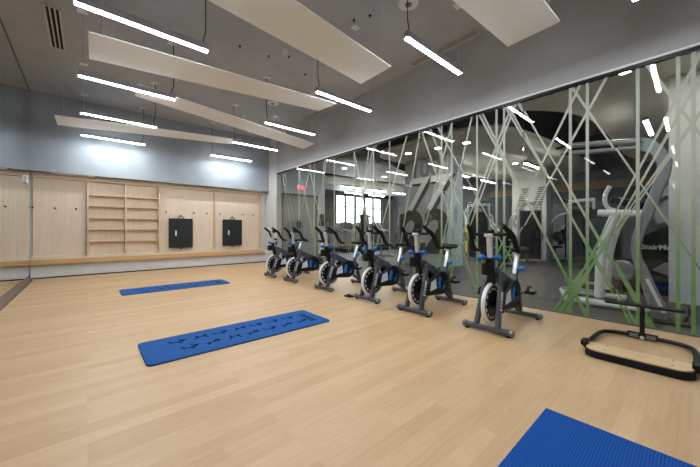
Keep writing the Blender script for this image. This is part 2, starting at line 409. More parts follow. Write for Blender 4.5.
baffle([(-.449, 7.56), (2.65, 6.83), (2.606, 7.30), (-.441, 8.21)], 'white hanging panel farthest from the camera, before the blue grey wall')
baffle([(.3, .98), (3.52, .865), (3.56, 1.369), (.3, 1.52)], 'white hanging panel nearest the camera, above the foreground')
def vent(x0, y0, x1, y1, label, n=3):
    x0, y0, x1, y1 = ux(x0, y0, x1, y1)
    t = thing('ceiling_vent', label, 'vent', ((x0+x1)/2, (y0+y1)/2, CE), 0, 'slot air vents in the ceiling')
    w, h = (x1-x0)/2, (y1-y0)/2
    MB().bounds((-w, -h, -.006), (w, h, -.001)).build('backing', 'gym_black', t)
    f = MB()
    for x in (-w, w): f.bounds((x-.012, -h-.012, -.016), (x+.012, h+.012, -.0061))
    for y in (-h, h): f.bounds((-w, y-.012, -.016), (w, y+.012, -.0061))
    f.build('vent_frame', 'wall_pale', t)
    for k in range(1, n):
        x = -w+2*w*k/n
        MB().bounds((x-.009, -h+.012, -.014), (x+.009, h-.012, -.0061)).build('slat', 'wall_pale', t)
vent(-.41, 5.3, -.265, 6.45, 'white slot vent in the ceiling above the mirror wall')
vent(4.07, 2.0, 4.20, 3.15, 'slot vent in the ceiling over the glass, nearer the camera')
vent(4.07, 5.4, 4.20, 6.65, 'slot vent in the ceiling over the glass, farther from the camera')
def disc(x, y, r, h, nm, label, cat, m='white'):
    t = thing(nm, label, cat, (x*S, y*S, CE))
    MB().lathe([(0, -h), (r*.75, -h), (r, -h*.5), (r, -.001), (0, -.001)], (0, 0, 0), 'z', 28).build('body', m, t)
    MB().cyl((0, 0, -h-.002), r*.35, .004).build('centre', 'frame_cap', t)
disc(2.99, 2.32, .135, .02, 'ceiling_speaker', 'round white ceiling speaker above the second pendant by the glass', 'speaker')
disc(3.09, 6.12, .135, .02, 'ceiling_speaker', 'round white ceiling speaker beyond the long white panel', 'speaker')
disc(2.32, 4.19, .05, .07, 'smoke_detector', 'small white cylinder detector between two white hanging panels', 'detector')
for x, y, lab in ((2.79, 3.08, 'small white ceiling plate by the big white panel'), ):
    t = MB().bounds((x*S-.06, y*S-.045, CE-.012), (x*S+.06, y*S+.045, CE-.001)).build('cover_plate', 'white', bevel=.003); tag(t, lab, 'plate')
for x, y in ((2.78, 2.78), (2.68, 2.98), (2.05, 3.62), (2.2, 4.5), (2.45, 4.3), (1.6, 3.75), (1.75, 4.55), (2.95, 4.6)):
    tag(MB().lathe([(0, -.035), (.008, -.035), (.008, -.012), (.02, -.01), (.02, -.001), (0, -.001)], (x*S, y*S, CE), 'z', 10).build('ceiling_anchor', 'black'), 'tiny black anchor stub in the grey ceiling', 'anchor', 'black anchor stubs in the ceiling')
for x, y, lab in ((-.1, 7.15, 'sprinkler head in the ceiling above the fifth mirror side pendant'), (2.9, 7.3, 'sprinkler head in the ceiling above the fifth glass side pendant'), (1.25, 6.3, 'sprinkler head in the ceiling between the hanging panels')):
    t = thing('sprinkler_head', lab, 'sprinkler', (x*S, y*S, CE), 0, 'ceiling sprinklers')
    MB().cyl((0, 0, -.006), .04, .01).build('collar', 'white', t); MB().cyl((0, 0, -.03), .012, .036).build('nozzle', 'silver', t); MB().cyl((0, 0, -.05), .025, .004).build('deflector', 'silver', t)

# ------------------------------------------------------------------ glass partition with striped film
pe = sorted([.612-.993*k for k in range(1, 3)]+[.612+.993*k for k in range(0, 9)])
pe = [y for y in pe if y < 9.0]; pe = [YR+.01]+pe+[9.07]
GZ0, GZ1 = .02, GT-.002
SEG = []                                       # film stripes: (Y at floor, Y at top)
def line(a, b):
    (y0, z0), (y1, z1) = a, b
    k = (y1-y0)/(z1-z0); SEG.append((y0+k*(GZ0-z0), y0+k*(GZ1-z0)))
for y in (.413, .102, -.006, 1.984, 1.872, 1.048, .872, 3.611, 2.29, 2.933, 2.739, 6.006, 4.613, 4.15, -.9, -1.3, 5.25, 6.9, 7.7): SEG.append((y, y))
for d in (((.321, 2.912), (-.049, 2.096)), ((.243, 2.195), (.585, 1.372)), ((.163, 2.175), (.527, 1.333)), ((.726, 2.316), (.247, 1.319)),
          ((.774, .732), (.426, .017)), ((.647, .741), (.313, .015)), ((1.382, 1.1), (.875, .026)), ((.745, .892), (1.231, .026)), ((.698, .895), (1.168, .025)),
          ((1.781, 2.897), (2.233, 1.801)), ((1.74, 2.879), (2.168, 1.794)), ((1.781, 2.891), (1.146, 1.496)), ((1.65, 2.895), (1.005, 1.537)),
          ((1.094, 2.631), (1.553, 1.641)), ((.892, 2.546), (1.318, 1.714)), ((1.969, 2.429), (1.605, 1.617)), ((2.583, 2.159), (2.05, 1.177)),
          ((2.574, .848), (2.281, .056)), ((2.0, .1), (2.45, 1.2))): line(*d)
rs = random.Random(3)
for k in range(13):
    y = 3.2+k*.42+rs.uniform(-.12, .12); w = rs.choice((-1, 1))*rs.uniform(.5, 1.2)
    SEG.append((y, y+w))
    if rs.random() < .5: SEG.append((y+.07, y+w+.07))
def clip(y0, y1, a, b):
    if abs(y1-y0) < 1e-6: return (GZ0, GZ1) if a+.02 < y0 < b-.02 else None
    t0, t1 = sorted(((a-y0)/(y1-y0), (b-y0)/(y1-y0))); t0, t1 = max(0, t0), min(1, t1)
    return (GZ0+t0*(GZ1-GZ0), GZ0+t1*(GZ1-GZ0)) if t1-t0 > .01 else None
for i, (a, b) in enumerate(zip(pe, pe[1:])):
    w = struct(MB().bounds((XG+.006, a+.0025, GZ0-.001), (XG+.018, b-.0025, GZ1+.001)).build('window_%d' % (i+1), 'glass', smooth=False), 'clear glass pane of the partition with printed stripes', 'glass pane')
    f = MB(); n = 0
    for y0, y1 in SEG:
        c = clip(y0, y1, a+.004, b-.004)
        if not c: continue
        n += 1; t = lambda z: y0+(y1-y0)*(z-GZ0)/(GZ1-GZ0)
        sl = math.sqrt(1+((y1-y0)/(GZ1-GZ0))**2)*.0165
        p = []
        for z, e in ((c[0], -1), (c[0], 1), (c[1], 1), (c[1], -1)):
            p.append((min(max(t(z)+e*sl, a+.003), b-.003), z))
        f.prism(p, 'yz', XG+.0185+n*.00012, XG+.0186+n*.00012)
    if n: f.build('stripe_film', 'film', w, smooth=False)

# ------------------------------------------------------------------ floor mats
def floor_mat_thing(x0, y0, x1, y1, r, label, figures, material='mat_blue', holes=True):
    x0, y0, x1, y1 = ux(x0, y0, x1, y1); cx, cy = (x0+x1)/2, (y0+y1)/2; w, h = (x1-x0)/2, (y1-y0)/2
    t = thing('exercise_mat', label, 'exercise mat', (cx, cy, 0))
    pad = MB().prism(rrect(-w, -h, w, h, r), 'xy', .0005, .016).build('pad', material, t, .004)
    if figures:
        rr = random.Random(5)
        for row, yy in ((0, .10), (1, -.12)):
            for k in range(7):
                f = MB(); x = -w+.30+k*.20+(.06 if row else 0); z = .0166
                kind = rr.randrange(3)
                segs = {0: [(-.07, 0, .07, .01), (0, 0, .05, .06), (-.03, 0, -.05, -.05)], 1: [(-.06, -.03, .03, .03), (.03, .03, .07, -.04), (-.02, 0, -.02, .07)], 2: [(-.06, 0, .05, 0), (.05, 0, .02, .07), (-.05, 0, -.07, .05), (0, 0, .03, -.05)]}[kind]
                for ax, ay, bx, by in segs: f.bar((x+ax, yy+ay, z), (x+bx, yy+by, z), .016, .0006)
                f.lathe([(.018, -.0003), (.018, .0003), (0, .0003)], (x+.06, yy+.03, z), 'z', 10)
                f.build('printed_figure', 'print', pad)
        f = MB()
        for k in range(7): f.bar((w-.20, -.17+k*.045, .0166), (w-.10-.02*(k % 2), -.17+k*.045, .0166), .018, .0006)
        f.bar((w-.15, -.17, .0164), (w-.15, .10, .0164), .012, .0005); f.build('printed_block', 'print', pad)
    if holes:
        for e in (-1, 1): MB().ring((w-.05, e*(h-.06), .0165), .008, .016, .002, 'z', 14).build('eyelet', 'black', t)
floor_mat_thing(.325, 2.605, 2.005, 3.178, .05, 'blue exercise mat printed with dark pose figures, in the middle of the floor', True)
floor_mat_thing(.39, 5.70, 2.02, 6.235, .05, 'blue exercise mat lying farthest off, before the bench', True)
floor_mat_thing(.2, -.03, 1.915, .537, .006, 'bright blue ribbed mat with square corners in the foreground', False, 'mat_ribbed', False)

# ------------------------------------------------------------------ platform with T handle
def platform():
    t = thing('exercise_platform', 'low wooden platform in a black tube frame with a T handle', 'exercise platform', (0, 0, 0))
    y0, y1 = .02*S, .56*S
    out = [(3.29, y1-.10)] + [(3.29, y0-.0)]
    def board(inset, sx):
        r = .10; x0, x1 = 3.265+inset, 3.50-inset; a, b = y0-.04+inset, y1+.02-inset
        p = []
        for cx, cy, s0 in ((x0+r, a+r, PI), (x0+r, b-r, PI/2)):
            p += [(cx+r*math.cos(s0+(PI/2)*k/8), cy+r*math.sin(s0+(PI/2)*k/8)) for k in (range(9))] if s0 == PI else [(cx+r*math.cos(PI-(PI/2)*k/8), cy+r*math.sin(PI-(PI/2)*k/8)) for k in range(9)]
        p2 = [(x1, a), ] ; 
        left = [(x0+r+r*math.cos(PI+PI/2*k/8), a+r+r*math.sin(PI+PI/2*k/8)) for k in range(8, -1, -1)]
        right = [(x0+r+r*math.cos(PI-PI/2*k/8), b-r+r*math.sin(PI-PI/2*k/8)) for k in range(9)]
        return [(x1, a)]+left+right+[(x1, b)]
    MB().prism(board(0, 0), 'xy', .003, .058).build('board_skirt', 'rubber', t, .004)
    MB().prism(board(.008, 0), 'xy', .0585, .072).build('board', 'ply', t, .003)
    sc = MB()
    for x, y in ((3.33, .1), (3.33, .5), (3.46, .1), (3.46, .5)): sc.cyl((x, y, .0725), .007, .003)
    sc.build('screws', 'dark_alu', t)
    xa, xb, ya, yb = 3.42, 4.18, y0-.045, y1+.03
    fr = MB()
    pts = [(xa, yb, .05), (xb-.20, yb, .04), (xb-.05, yb-.05, .035), (xb, yb-.19, .035), (xb, ya+.19, .035), (xb-.05, ya+.05, .035), (xb-.20, ya, .04), (xa, ya, .05)]
    fr.tube(pts, .021, 10, smooth=2); fr.build('tube_frame', 'black', t)
    for y in (ya, yb):
        MB().bounds((xa-.05, y-.026, .0595), (xa+.05, y+.026, .105)).build('hinge_block', 'black', t, .006)
    yc = (ya+yb)/2+.02
    MB().bounds((xb-.03, yc-.11, .012), (xb-.006, yc+.11, .075)).build('bracket_plate', 'black', t, .004)
    for e in (-1, 1): MB().bounds((xb-.0325, yc+e*.062-.033, .025), (xb-.0303, yc+e*.062+.033, .062)).build('bracket_label', 'frame_cap', t)
    MB().cyl((xb-.036, yc, .03), .017, .01, 'x').build('bolt', 'silver', t)
    MB().bar((xb-.012, yc, .0755), (xb-.012, yc, .325), .036, .036).build('handle_post', 'black', t, .003)
    MB().tube([(xb-.012, yc-.285, .341), (xb-.012, yc+.285, .341)], .0185, 12).build('handle_bar', 'black', t)
    return t
platform()

# ------------------------------------------------------------------ exercise bikes
def make_bike(label):
    t = thing('exercise_bike', label, 'exercise bike', (0, 0, 0), 0, 'row of exercise bikes along the glass')
    # stabilisers
    for nm, x, w in (('front_stabilizer', .0, .27), ('rear_stabilizer', .915, .26)):
        o = MB().prism(rrect(x-.034, .018, x+.034, .072, .018, 4), 'xz', -w+.035, w-.035).build(nm, 'frame', t)
        for e in (-1, 1):
            MB().lathe([(0, 0), (.030, 0), (.036, -.012), (.036, -.034), (0, -.034)] if e > 0 else [(0, 0), (.030, 0), (.036, .012), (.036, .034), (0, .034)], (x, e*w, .045), 'y', 18).build('end_cap', 'frame_cap', o)
            MB().cyl((x, e*(w-.05), .009), .024, .018).build('foot', 'rubber', o)
    # fork legs, narrowing upwards and leaning back
    for e in (-1, 1):
        m = MB(); P = []
        for x, y, z, hx, hy in ((.0, .115, .06, .038, .020), (.045, .105, .22, .036, .020), (.13, .088, .46, .036, .020), (.205, .062, .64, .040, .018)):
            P.append([m.bm.verts.new((x+a*hx, e*(y+b*hy), z)) for a, b in ((-1, -1), (1, -1), (1, 1), (-1, 1))])
        for A, B in zip(P, P[1:]):
            for k in range(4): m.face([A[k], A[(k+1) % 4], B[(k+1) % 4], B[k]])
        m.face(P[0]); m.face(P[-1])
        leg = m.build('fork_leg', 'frame', t, .006)
        d = Vector((.085, -.017*1, .24)).normalized()
        if e < 0:
            mw = basis((.088, -.1195, .335), Vector((.085, .017, .24)), Vector((-.24, 0, .085)))
            text_mesh('lettering', 'STAGES', .060, 'lettering', leg, mw, .0012, offset=.001, spacing=1.0)
    # flywheel
    fw = Vector((.125, 0, .292))
    f = MB().lathe([(0, -.012), (.05, -.020), (.05, -.012), (.197, -.008), (.197, .008), (.05, .012), (.05, .020), (0, .012)], fw, 'y', 48).build('flywheel', 'black', t)
    MB().lathe([(.196, -.016), (.206, -.021), (.226, -.020), (.232, -.012), (.232, .012), (.226, .020), (.206, .021), (.196, .016), (.196, -.016)], fw, 'y', 56).build('rim', 'rim', f)
    for e in (-1, 1): MB().ring(fw+Vector((0, e*.0095, 0)), .150, .168, .002, 'y', 48).build('rim_marking', 'dashes', f)
    # main frame
    m = MB()
    m.prism([(.10, .66), (.19, .70), (.30, .645), (.55, .53), (.80, .47), (.84, .40), (.74, .36), (.50, .42), (.26, .56), (.15, .60)], 'xz', -.04, .04)
    m.build('main_frame', 'frame', t, .012)
    MB().bar((.12, 0, .50), (.06, 0, .80), .062, .07, (0, 1, 0)).build('head_tube', 'black', t, .010)
    MB().bar((.80, 0, .44), (.905, 0, .07), .05, .075, (0, 1, 0)).build('rear_strut', 'frame', t, .010)
    MB().bar((.50, 0, .40), (.87, 0, .095), .036, .05, (0, 1, 0)).build('lower_strut', 'frame', t, .008)
    MB().bar((.70, 0, .34), (.80, 0, .62), .050, .068, (0, 1, 0)).build('seat_tube', 'frame', t, .008)
    # drive cover
    def hull(c0, r0, c1, r1, n=18):
        p = []
        a = math.atan2(c1[1]-c0[1], c1[0]-c0[0]); b = math.acos((r0-r1)/math.dist(c0, c1))
        p += [(c0[0]+r0*math.cos(a+b+(2*PI-2*b)*k/n), c0[1]+r0*math.sin(a+b+(2*PI-2*b)*k/n)) for k in range(n+1)]
        p += [(c1[0]+r1*math.cos(a-b+2*b*k/n), c1[1]+r1*math.sin(a-b+2*b*k/n)) for k in range(n+1)]
        return p
    ck = (.52, .355)
    for e in (-1, 1):
        lo, hi = sorted((e*.045, e*.105))
        g = MB().prism(hull((.20, .30), .085, ck, .165), 'xz', lo, hi).build('drive_cover', 'black', t, .014)
        lo, hi = sorted((e*.1055, e*.108))
        MB().prism([(.215, .275), (.375, .295), (.355, .435), (.245, .39)], 'xz', lo, hi).build('cover_panel', 'blue_pale', g)
        sw_ = MB()
        for a0, a1, r0, r1 in ((2.1, 3.9, .05, .115), (4.9, 6.5, .045, .10)):
            n = 10; q = [(ck[0]+r0*math.cos(a0+(a1-a0)*k/n), ck[1]+r0*math.sin(a0+(a1-a0)*k/n)) for k in range(n+1)]
            q += [(ck[0]+r1*math.cos(a1-(a1-a0)*k/n), ck[1]+r1*math.sin(a1-(a1-a0)*k/n)) for k in range(n+1)]
            sw_.prism(q, 'xz', lo, hi)
        sw_.build('blue_swirl', 'blue', g)
        # crank and pedal
        ang = -.1 if e < 0 else PI-.1
        tip = Vector((ck[0]+.17*math.cos(ang), e*.135, ck[1]-.17*math.sin(ang)*.6))
        c = MB().bar((ck[0], e*.122, ck[1]), tip, .018, .036, (0, 1, 0)); c.cyl((ck[0], e*.118, ck[1]), .032, .03, 'y'); c.build('crank_arm', 'black', t, .003)
        p = MB(); pc = tip+Vector((0, e*.07, 0)); p.box(pc, (.10, .095, .036))
        p.tube([pc+Vector((-.05, 0, .012)), pc+Vector((-.09, 0, .03)), pc+Vector((-.095, 0, .06)), pc+Vector((-.06, 0, .075)), pc+Vector((0, 0, .06))], .014, 6, smooth=1)
        p.tube([tip+Vector((0, -e*.005, 0)), pc], .008, 8)
        pd = p.build('pedal', 'black', t, .003)
    # handlebar post, knobs, bar
    MB().bar((.085, 0, .72), (.055, 0, 1.035), .040, .055, (0, 1, 0)).build('handlebar_post', 'silver', t, .008)
    MB().bounds((.02, -.045, 1.025), (.11, .045, 1.06)).build('bar_clamp', 'silver', t, .008)
    hb = MB().tube([(.05, -.19, 1.055), (.055, -.10, 1.05), (.055, .10, 1.05), (.05, .19, 1.055)], .017, 10)
    for e in (-1, 1):
        hb.tube([(-.05, e*.185, 1.15), (.03, e*.20, 1.095), (.105, e*.222, 1.045), (.135, e*.236, .955), (.20, e*.238, .875), (.30, e*.225, .86)], [.022, .028, .029, .027, .024, .019], 10, smooth=2)
    hb.build('handlebar', 'rubber', t)
    MB().bar((.06, -.002, 1.0605), (.13, -.002, 1.075), .075, .05, (0, 1, 0)).build('console', 'black', t, .008)
    for x, y, z, ax in ((.02, .07, .80, 'y'), (.115, -.075, .80, 'y'), ):
        k = MB().cyl((x, y, z), .030, .055, ax, 14); k.cyl((x, y*.6, z), .012, .05, ax, 10); k.build('adjuster_knob', 'blue', t, .005)
    MB().tube([(.14, 0, .66), (.155, 0, .76)], .014, 8).build('resistance_stem', 'black', t)
    MB().lathe([(0, 0), (.024, 0), (.032, .03), (.028, .06), (0, .065)], (.158, 0, .75), 'z', 14).build('resistance_knob', 'blue', t)
    MB().lathe([(0, 0), (.045, 0), (.05, .03), (.05, .12), (.042, .12), (.04, .02), (0, .02)], (-.01, 0, .62), 'z', 18).build('bottle_holder', 'black', t)
    MB().bar((.02, 0, .64), (.09, 0, .62), .04, .03).build('holder_arm', 'black', t)
    # seat
    MB().bar((.765, 0, .55), (.85, 0, .80), .036, .05, (0, 1, 0)).build('seat_post', 'silver', t, .008)
    MB().bounds((.77, -.022, .80), (.94, .022, .825)).build('seat_slider', 'silver', t, .005)
    k = MB().cyl((.785, -.075, .62), .028, .05, 'y', 14); k.cyl((.785, -.045, .62), .011, .04, 'y', 10); k.build('seat_knob', 'blue', t, .005)
    sd = MB(); R = []
    for x, w, z, th in ((.70, .022, .865, .03), (.74, .030, .868, .04), (.80, .042, .866, .05), (.86, .085, .868, .055), (.91, .115, .875, .055), (.95, .11, .885, .05), (.97, .08, .89, .035)):
        R.append([sd.bm.verts.new((x, w*math.cos(a), z-th/2+th/2*math.sin(a)*(1 if math.sin(a) > 0 else 1.1))) for a in [2*PI*k/14 for k in range(14)]])
    for A, B in zip(R, R[1:]):
        for k in range(14): sd.face([A[k], A[(k+1) % 14], B[(k+1) % 14], B[k]])
    sd.face(R[0]); sd.face(R[-1]); sd.build('saddle', 'rubber', t)
    return t
BY = [(2.95, 1.33), (2.955, 2.21), (2.965, 3.03), (2.96, 4.05), (2.95, 5.12), (2.94, 5.95)]
BL = ['exercise bike nearest the camera, standing beside the low wooden platform', 'exercise bike second from the camera, behind the nearest one', 'exercise bike third from the camera, with a black pad at its front foot',
      'exercise bike fourth from the camera, third counted from the bench', 'exercise bike fifth from the camera, second counted from the bench', 'exercise bike farthest off, nearest the wooden bench']
bike = make_bike(BL[0])
for i, (x, y) in enumerate(BY):
    if i == 0: bike.location = (x*S, y*S, 0)
    else: dup(bike, (x*S, y*S, 0), None, BL[i])
t = thing('foot_strap', 'small black strap pad on the floor by the third bike front foot', 'strap', (2.96*S, 3.03*S+.40, 0))
MB().prism(rrect(-.06, -.08, .06, .08, .02), 'xy', .001, .022).build('pad', 'rubber', t, .004)
MB().tube([(-.05, -.06, .02), (-.02, -.03, .045), (.0, .03, .045), (.03, .06, .02)], .008, 6, smooth=1).build('loop', 'black', t)

# ------------------------------------------------------------------ the gym beyond the glass
GX, GY0, GY1 = 14*S, YR, 12*S
g0 = XG+.15
struct(MB().bounds((XG, YR-.2, -.1), (GX+.2, GY1+.2, -.002)).build('floor_gym', 'gym_floor', smooth=False), 'dark rubber floor of the gym beyond the glass', 'floor')
struct(MB().bounds((g0, YR-.2, CE), (GX+.2, GY1+.2, CE+.1)).build('ceiling_gym', 'gym_black', smooth=False), 'black ceiling void of the gym', 'ceiling')
struct(MB().bounds((GX, YR-.2, 0), (GX+.2, GY1+.2, CE)).build('wall_gym_far', 'gym_wall', smooth=False), 'grey far wall of the gym', 'wall')
struct(MB().bounds((g0, YR-.2, 0), (GX, YR, CE)).build('wall_gym_rear', 'gym_wall', smooth=False), 'grey end wall of the gym', 'wall')
struct(MB().bounds((6.6*S, GY1, 0), (GX, GY1+.2, 1.45)).build('wall_gym_window_low', 'gym_wall', smooth=False), 'grey wall below the gym window', 'wall')
struct(MB().bounds((6.6*S, GY1, 3.12), (GX, GY1+.2, CE)).build('wall_gym_window_high', 'gym_black', smooth=False), 'dark wall above the gym window', 'wall')
struct(MB().bounds((13.0*S, GY1, 1.45), (GX, GY1+.2, 3.12)).build('wall_gym_window_side', 'gym_wall', smooth=False), 'grey wall beside the gym window', 'wall')
struct(MB().bounds((6.6*S, GY1, 1.45), (9.55*S, GY1+.2, 3.12)).build('wall_gym_window_side_2', 'gym_black', smooth=False), 'dark wall on the near side of the gym window', 'wall')
wy = GY1+.05
win = struct(MB().bounds((9.55*S, wy+.06, 1.45), (13.0*S, wy+.08, 3.12)).build('window_20', 'day', smooth=False), 'tall daylit gym window with blue grey bars', 'window')
x = 9.55*S
m = MB()
for k in range(6):
    xx = 9.55*S+k*(3.45*S)/5; m.bounds((xx-.07, wy-.02, 1.45), (xx+.07, wy+.059, 3.12))
for z in (1.48, 2.45, 3.09): m.bounds((9.55*S, wy-.015, z-.03), (13.0*S, wy+.058, z+.03))
m.build('window_frame', 'mullion', win)
# wall with double doors, in line with the bench wall
dw = 8.95*S
struct(MB().bounds((g0, dw, 0), (4.84*S, dw+.15, CE)).build('wall_doors_1', 'door_wall', smooth=False), 'blue grey wall beside the double doors', 'wall')
struct(MB().bounds((6.28*S, dw, 0), (6.6*S, dw+.15, CE)).build('wall_doors_2', 'door_wall', smooth=False), 'blue grey wall end with a notice board', 'wall')
struct(MB().bounds((4.84*S, dw, 2.46), (6.28*S, dw+.15, CE)).build('wall_doors_3', 'door_wall', smooth=False), 'blue grey wall over the double doors', 'wall')
struct(MB().bounds((6.45*S, dw+.15, 0), (6.6*S, GY1, CE)).build('wall_gym_return', 'gym_wall', smooth=False), 'grey wall running back to the gym window', 'wall')
struct(MB().bounds((g0, dw+.9, 0), (6.45*S, dw+1.0, CE)).build('wall_gym_back', 'gym_wall', smooth=False), 'wall behind the double doors', 'wall')
xm = (4.84+6.28)/2*S
for i, (a, b) in enumerate(((4.84*S+.05, xm-.004), (xm+.004, 6.28*S-.05))):
    d = struct(MB().bounds((a, dw+.04, .01), (b, dw+.09, 2.40)).build('door_%d' % (i+1), 'gym_door'), 'grey double door leaf seen through the glass', 'door')
    for zz in (.5, 1.5): pass
    if i == 0: MB().prism([(xm-.07+.075*math.cos(2*PI*k/20), 1.30+.16*math.sin(2*PI*k/20)) for k in range(20)], 'xz', dw+.0, dw+.0395).build('door_pull', 'black', d)
    MB().bar(((a if i else b)+(.06 if i else -.06), dw+.02, .95), ((a if i else b)+(.06 if i else -.06), dw+.02, .60), .02, .02).build('door_handle', 'silver', d)
m = MB(); m.bounds((4.84*S, dw-.01, 0), (4.84*S+.05, dw+.12, 2.46)); m.bounds((6.28*S-.05, dw-.01, 0), (6.28*S, dw+.12, 2.46)); m.bounds((4.84*S+.05, dw-.01, 2.405), (6.28*S-.05, dw+.12, 2.46))
struct(m.build('trim_4', 'dark_alu'), 'dark frame round the double doors', 'door frame')
t = thing('exit_sign', 'lit red exit sign over the double doors', 'sign', (5.56*S, dw-.005, 2.70))
MB().bounds((-.17, -.05, -.09), (.17, 0, .09)).build('case', 'sign_face', t, .005)
text_mesh('lettering', 'EXIT', .17, 'red_sign', t, basis((0, -.052, 0), (1, 0, 0), (0, 0, 1)), .0015, offset=.003)
t = thing('notice_board', 'small dark notice board on the wall end right of the double doors', 'notice board', (6.44*S, dw+.002, 1.50))
MB().bounds((-.13, -.02, -.24), (.13, 0, .24)).build('board', 'ink', t, .004)
for x0, z0 in ((-.06, .11), (.06, .11), (-.06, -.11), (.06, -.11)): MB().bounds((x0-.045, -.024, z0-.08), (x0+.045, -.0205, z0+.08)).build('sheet', 'ink_soft', t)

# far wall bands: tan and teal
struct(MB().bounds((GX-.05, -1, 2.75), (GX-.001, 6.2*S, 3.05)).build('trim_5', 'tan', smooth=False), 'tan band along the far gym wall', 'trim')
struct(MB().bounds((GX-.06, -1, 2.25), (GX-.001, 6.2*S, 2.74)).build('trim_6', 'teal', smooth=False), 'dark teal band along the far gym wall', 'trim')
# interior office window on the far wall
ow = struct(MB().bounds((GX-.04, 5.3*S, 1.35), (GX-.001, 7.3*S, 2.6)).build('window_21', 'teal', smooth=False), 'dark green tinted window strip on the far gym wall', 'window')
m = MB()
for k in range(7): m.bounds((GX-.06, 5.3*S+k*2.0*S/6-.02, 1.35), (GX-.0405, 5.3*S+k*2.0*S/6+.02, 2.6))
for z in (1.37, 1.78, 2.18, 2.58): m.bounds((GX-.058, 5.3*S, z-.02), (GX-.0405, 7.3*S, z+.02))
m.build('window_frame', 'ink_soft', ow)

# dropped ceiling clouds with rounded edges
def cloud(poly, z, h, label, name, rnd=.5):
    P = [Vector((x*S, y*S, 0)) for x, y in poly]
    for _ in range(3):
        q = []
        for i in range(len(P)):
            a, b = P[i], P[(i+1) % len(P)]; q += [a*.75+b*.25, a*.25+b*.75]
        P = q
    m = MB(); m.prism([(p.x, p.y) for p in P], 'xy', z, z+h)
    return struct(m.build(name, 'cloud', None, .06, seg=3), label, 'ceiling panel')
cloud([(5.85, 5.9), (5.85, 2.7), (7.3, 2.3), (9.5, 2.15), (13.9, 2.15), (13.9, 5.4), (7.2, 6.0)], 3.05*S, .14, 'large rounded pale ceiling cloud over the middle of the gym', 'ceiling_cloud_1')
cloud([(4.45, -1.9), (4.45, 2.75), (5.5, 2.3), (6.6, 1.4), (8.2, 1.25), (13.9, 1.3), (13.9, -1.9)], 3.12*S, .14, 'rounded pale ceiling cloud close to the glass', 'ceiling_cloud_2')
cloud([(5.2, 6.7), (5.2, 8.7), (7.5, 8.75), (13.9, 8.4), (13.9, 6.9), (9.0, 7.2), (6.9, 6.2)], 3.05*S, .14, 'rounded pale ceiling cloud toward the double doors', 'ceiling_cloud_3')
cloud([(6.75, 9.8), (6.75, 11.6), (13.9, 11.6), (13.9, 9.8)], 2.95*S, .4, 'pale ceiling cloud before the gym window', 'ceiling_cloud_4')
# round duct along the far side
t = thing('air_duct', 'round grey air duct under the black ceiling void', 'duct', (9.5*S, 6.45*S, 3.95))
MB().tube([(-4.2*S, 0, 0), (4.3*S, 0, 0)], .16, 18).build('duct', 'silver_paint', t)
for k in range(5): MB().bounds((-4+k*2-.015, -.012, .155), (-4+k*2+.015, .012, CE-3.95+.002)).build('hanger', 'cast', t)

# gym lamps: recessed discs added for brightness; hanging lines, partly added
dl = [(6.7, 3.5), (9.9, 3.6), (6.45, 5.0), (6.6, 4.2), (5.4, .6), (5.4, -1.0), (5.5, -.4), (6.4, 7.6), (8.6, 7.8), (10.8, 7.8)]  # put in to light the gym, some just for the column and partition
for i, (x, y) in enumerate(dl):
    z = (3.12 if y < 1.5 else 3.05)*S
    t = thing('fill_downlight', 'round recessed lamp added to brighten the gym, in a pale ceiling cloud', 'light', (x*S, y*S, z), 0, 'added downlights in the gym ceiling clouds')
    MB().ring((0, 0, -.004), .08, .10, .006, 'z', 24).build('ring', 'white', t); MB().cyl((0, 0, -.003), .079, .003).build('lens', 'fill_downlight', t)
gl = [((9.0, 6.2), 'x'), ((10.6, 6.2), 'x'), ((12.2, 6.2), 'x'), ((8.2, 9.3), 'x'), ((9.8, 9.3), 'x'), ((11.4, 9.3), 'x'), ((9.6, 10.7), 'x'), ((11.2, 10.7), 'x'), ((9.0, 4.9), 'x'), ((11.0, 4.9), 'x'), ((9.2, 2.9), 'x'), ((7.3, .5), 'x'), ((7.3, -.8), 'x')]  # the lines below the middle cloud are added to brighten the gym
for i, ((x, y), ax) in enumerate(gl):
    z = 2.75*S
    t = thing('line_pendant', 'lit line light hanging in the gym, from a set partly added for brightness', 'light', (x*S, y*S, z), 0 if ax == 'x' else PI/2, 'hanging line lights in the gym')
    MB().bounds((-.6, -.035, .012), (.6, .035, .08)).build('housing', 'dark_alu', t); MB().bounds((-.59, -.03, 0), (.59, .03, .0115)).build('diffuser', 'fill_downlight', t)
    top = 2.95*S if y > 9.7 else 3.12*S if y < 1 and x < 9 else 3.05*S if 2.3 < y < 5.3 else CE
    for e in (-.5, .5): MB().tube([(e, 0, .0805), (e, 0, top-z+.03)], .003, 5).build('suspension_wire', 'silver', t)

# clad columns with big numerals
cx0, cx1, cy0, cy1 = 7.22*S, 8.0*S, 4.31*S, 5.72*S
c = struct(MB().bounds((cx0, cy0, 0), (cx1, cy1, CE-.01)).build('column_1', 'column', smooth=False), 'wide grey column with large numerals 77 and 22', 'column')
MB().bounds((cx0-.001, cy0-.02, 0), (cx1+.001, cy0-.001, CE-.012)).build('side_cladding', 'column_pale', c)
pm = MB()
for k in range(5):
    z = .7+k*.62; xx = cx0+.12+(k % 2)*.22
    pm.prism(rrect(xx, z, xx+.20, z+.50, .09), 'xz', cy0-.024, cy0-.0205)
pm.build('side_pattern', 'graphic_blue', c)
def numeral(body, z, size, m, e, off=0, dy=0, shear=0, dz=0):
    mw = basis((cx0-e, (cy0+cy1)/2+dy, z+dz), (0, -1, 0), (0, 0, 1))
    return text_mesh('numeral', body, size, m, c, mw, .001, shear=shear, offset=off)
numeral('100', 3.0, .75, 'gym_wall', .003, .02)
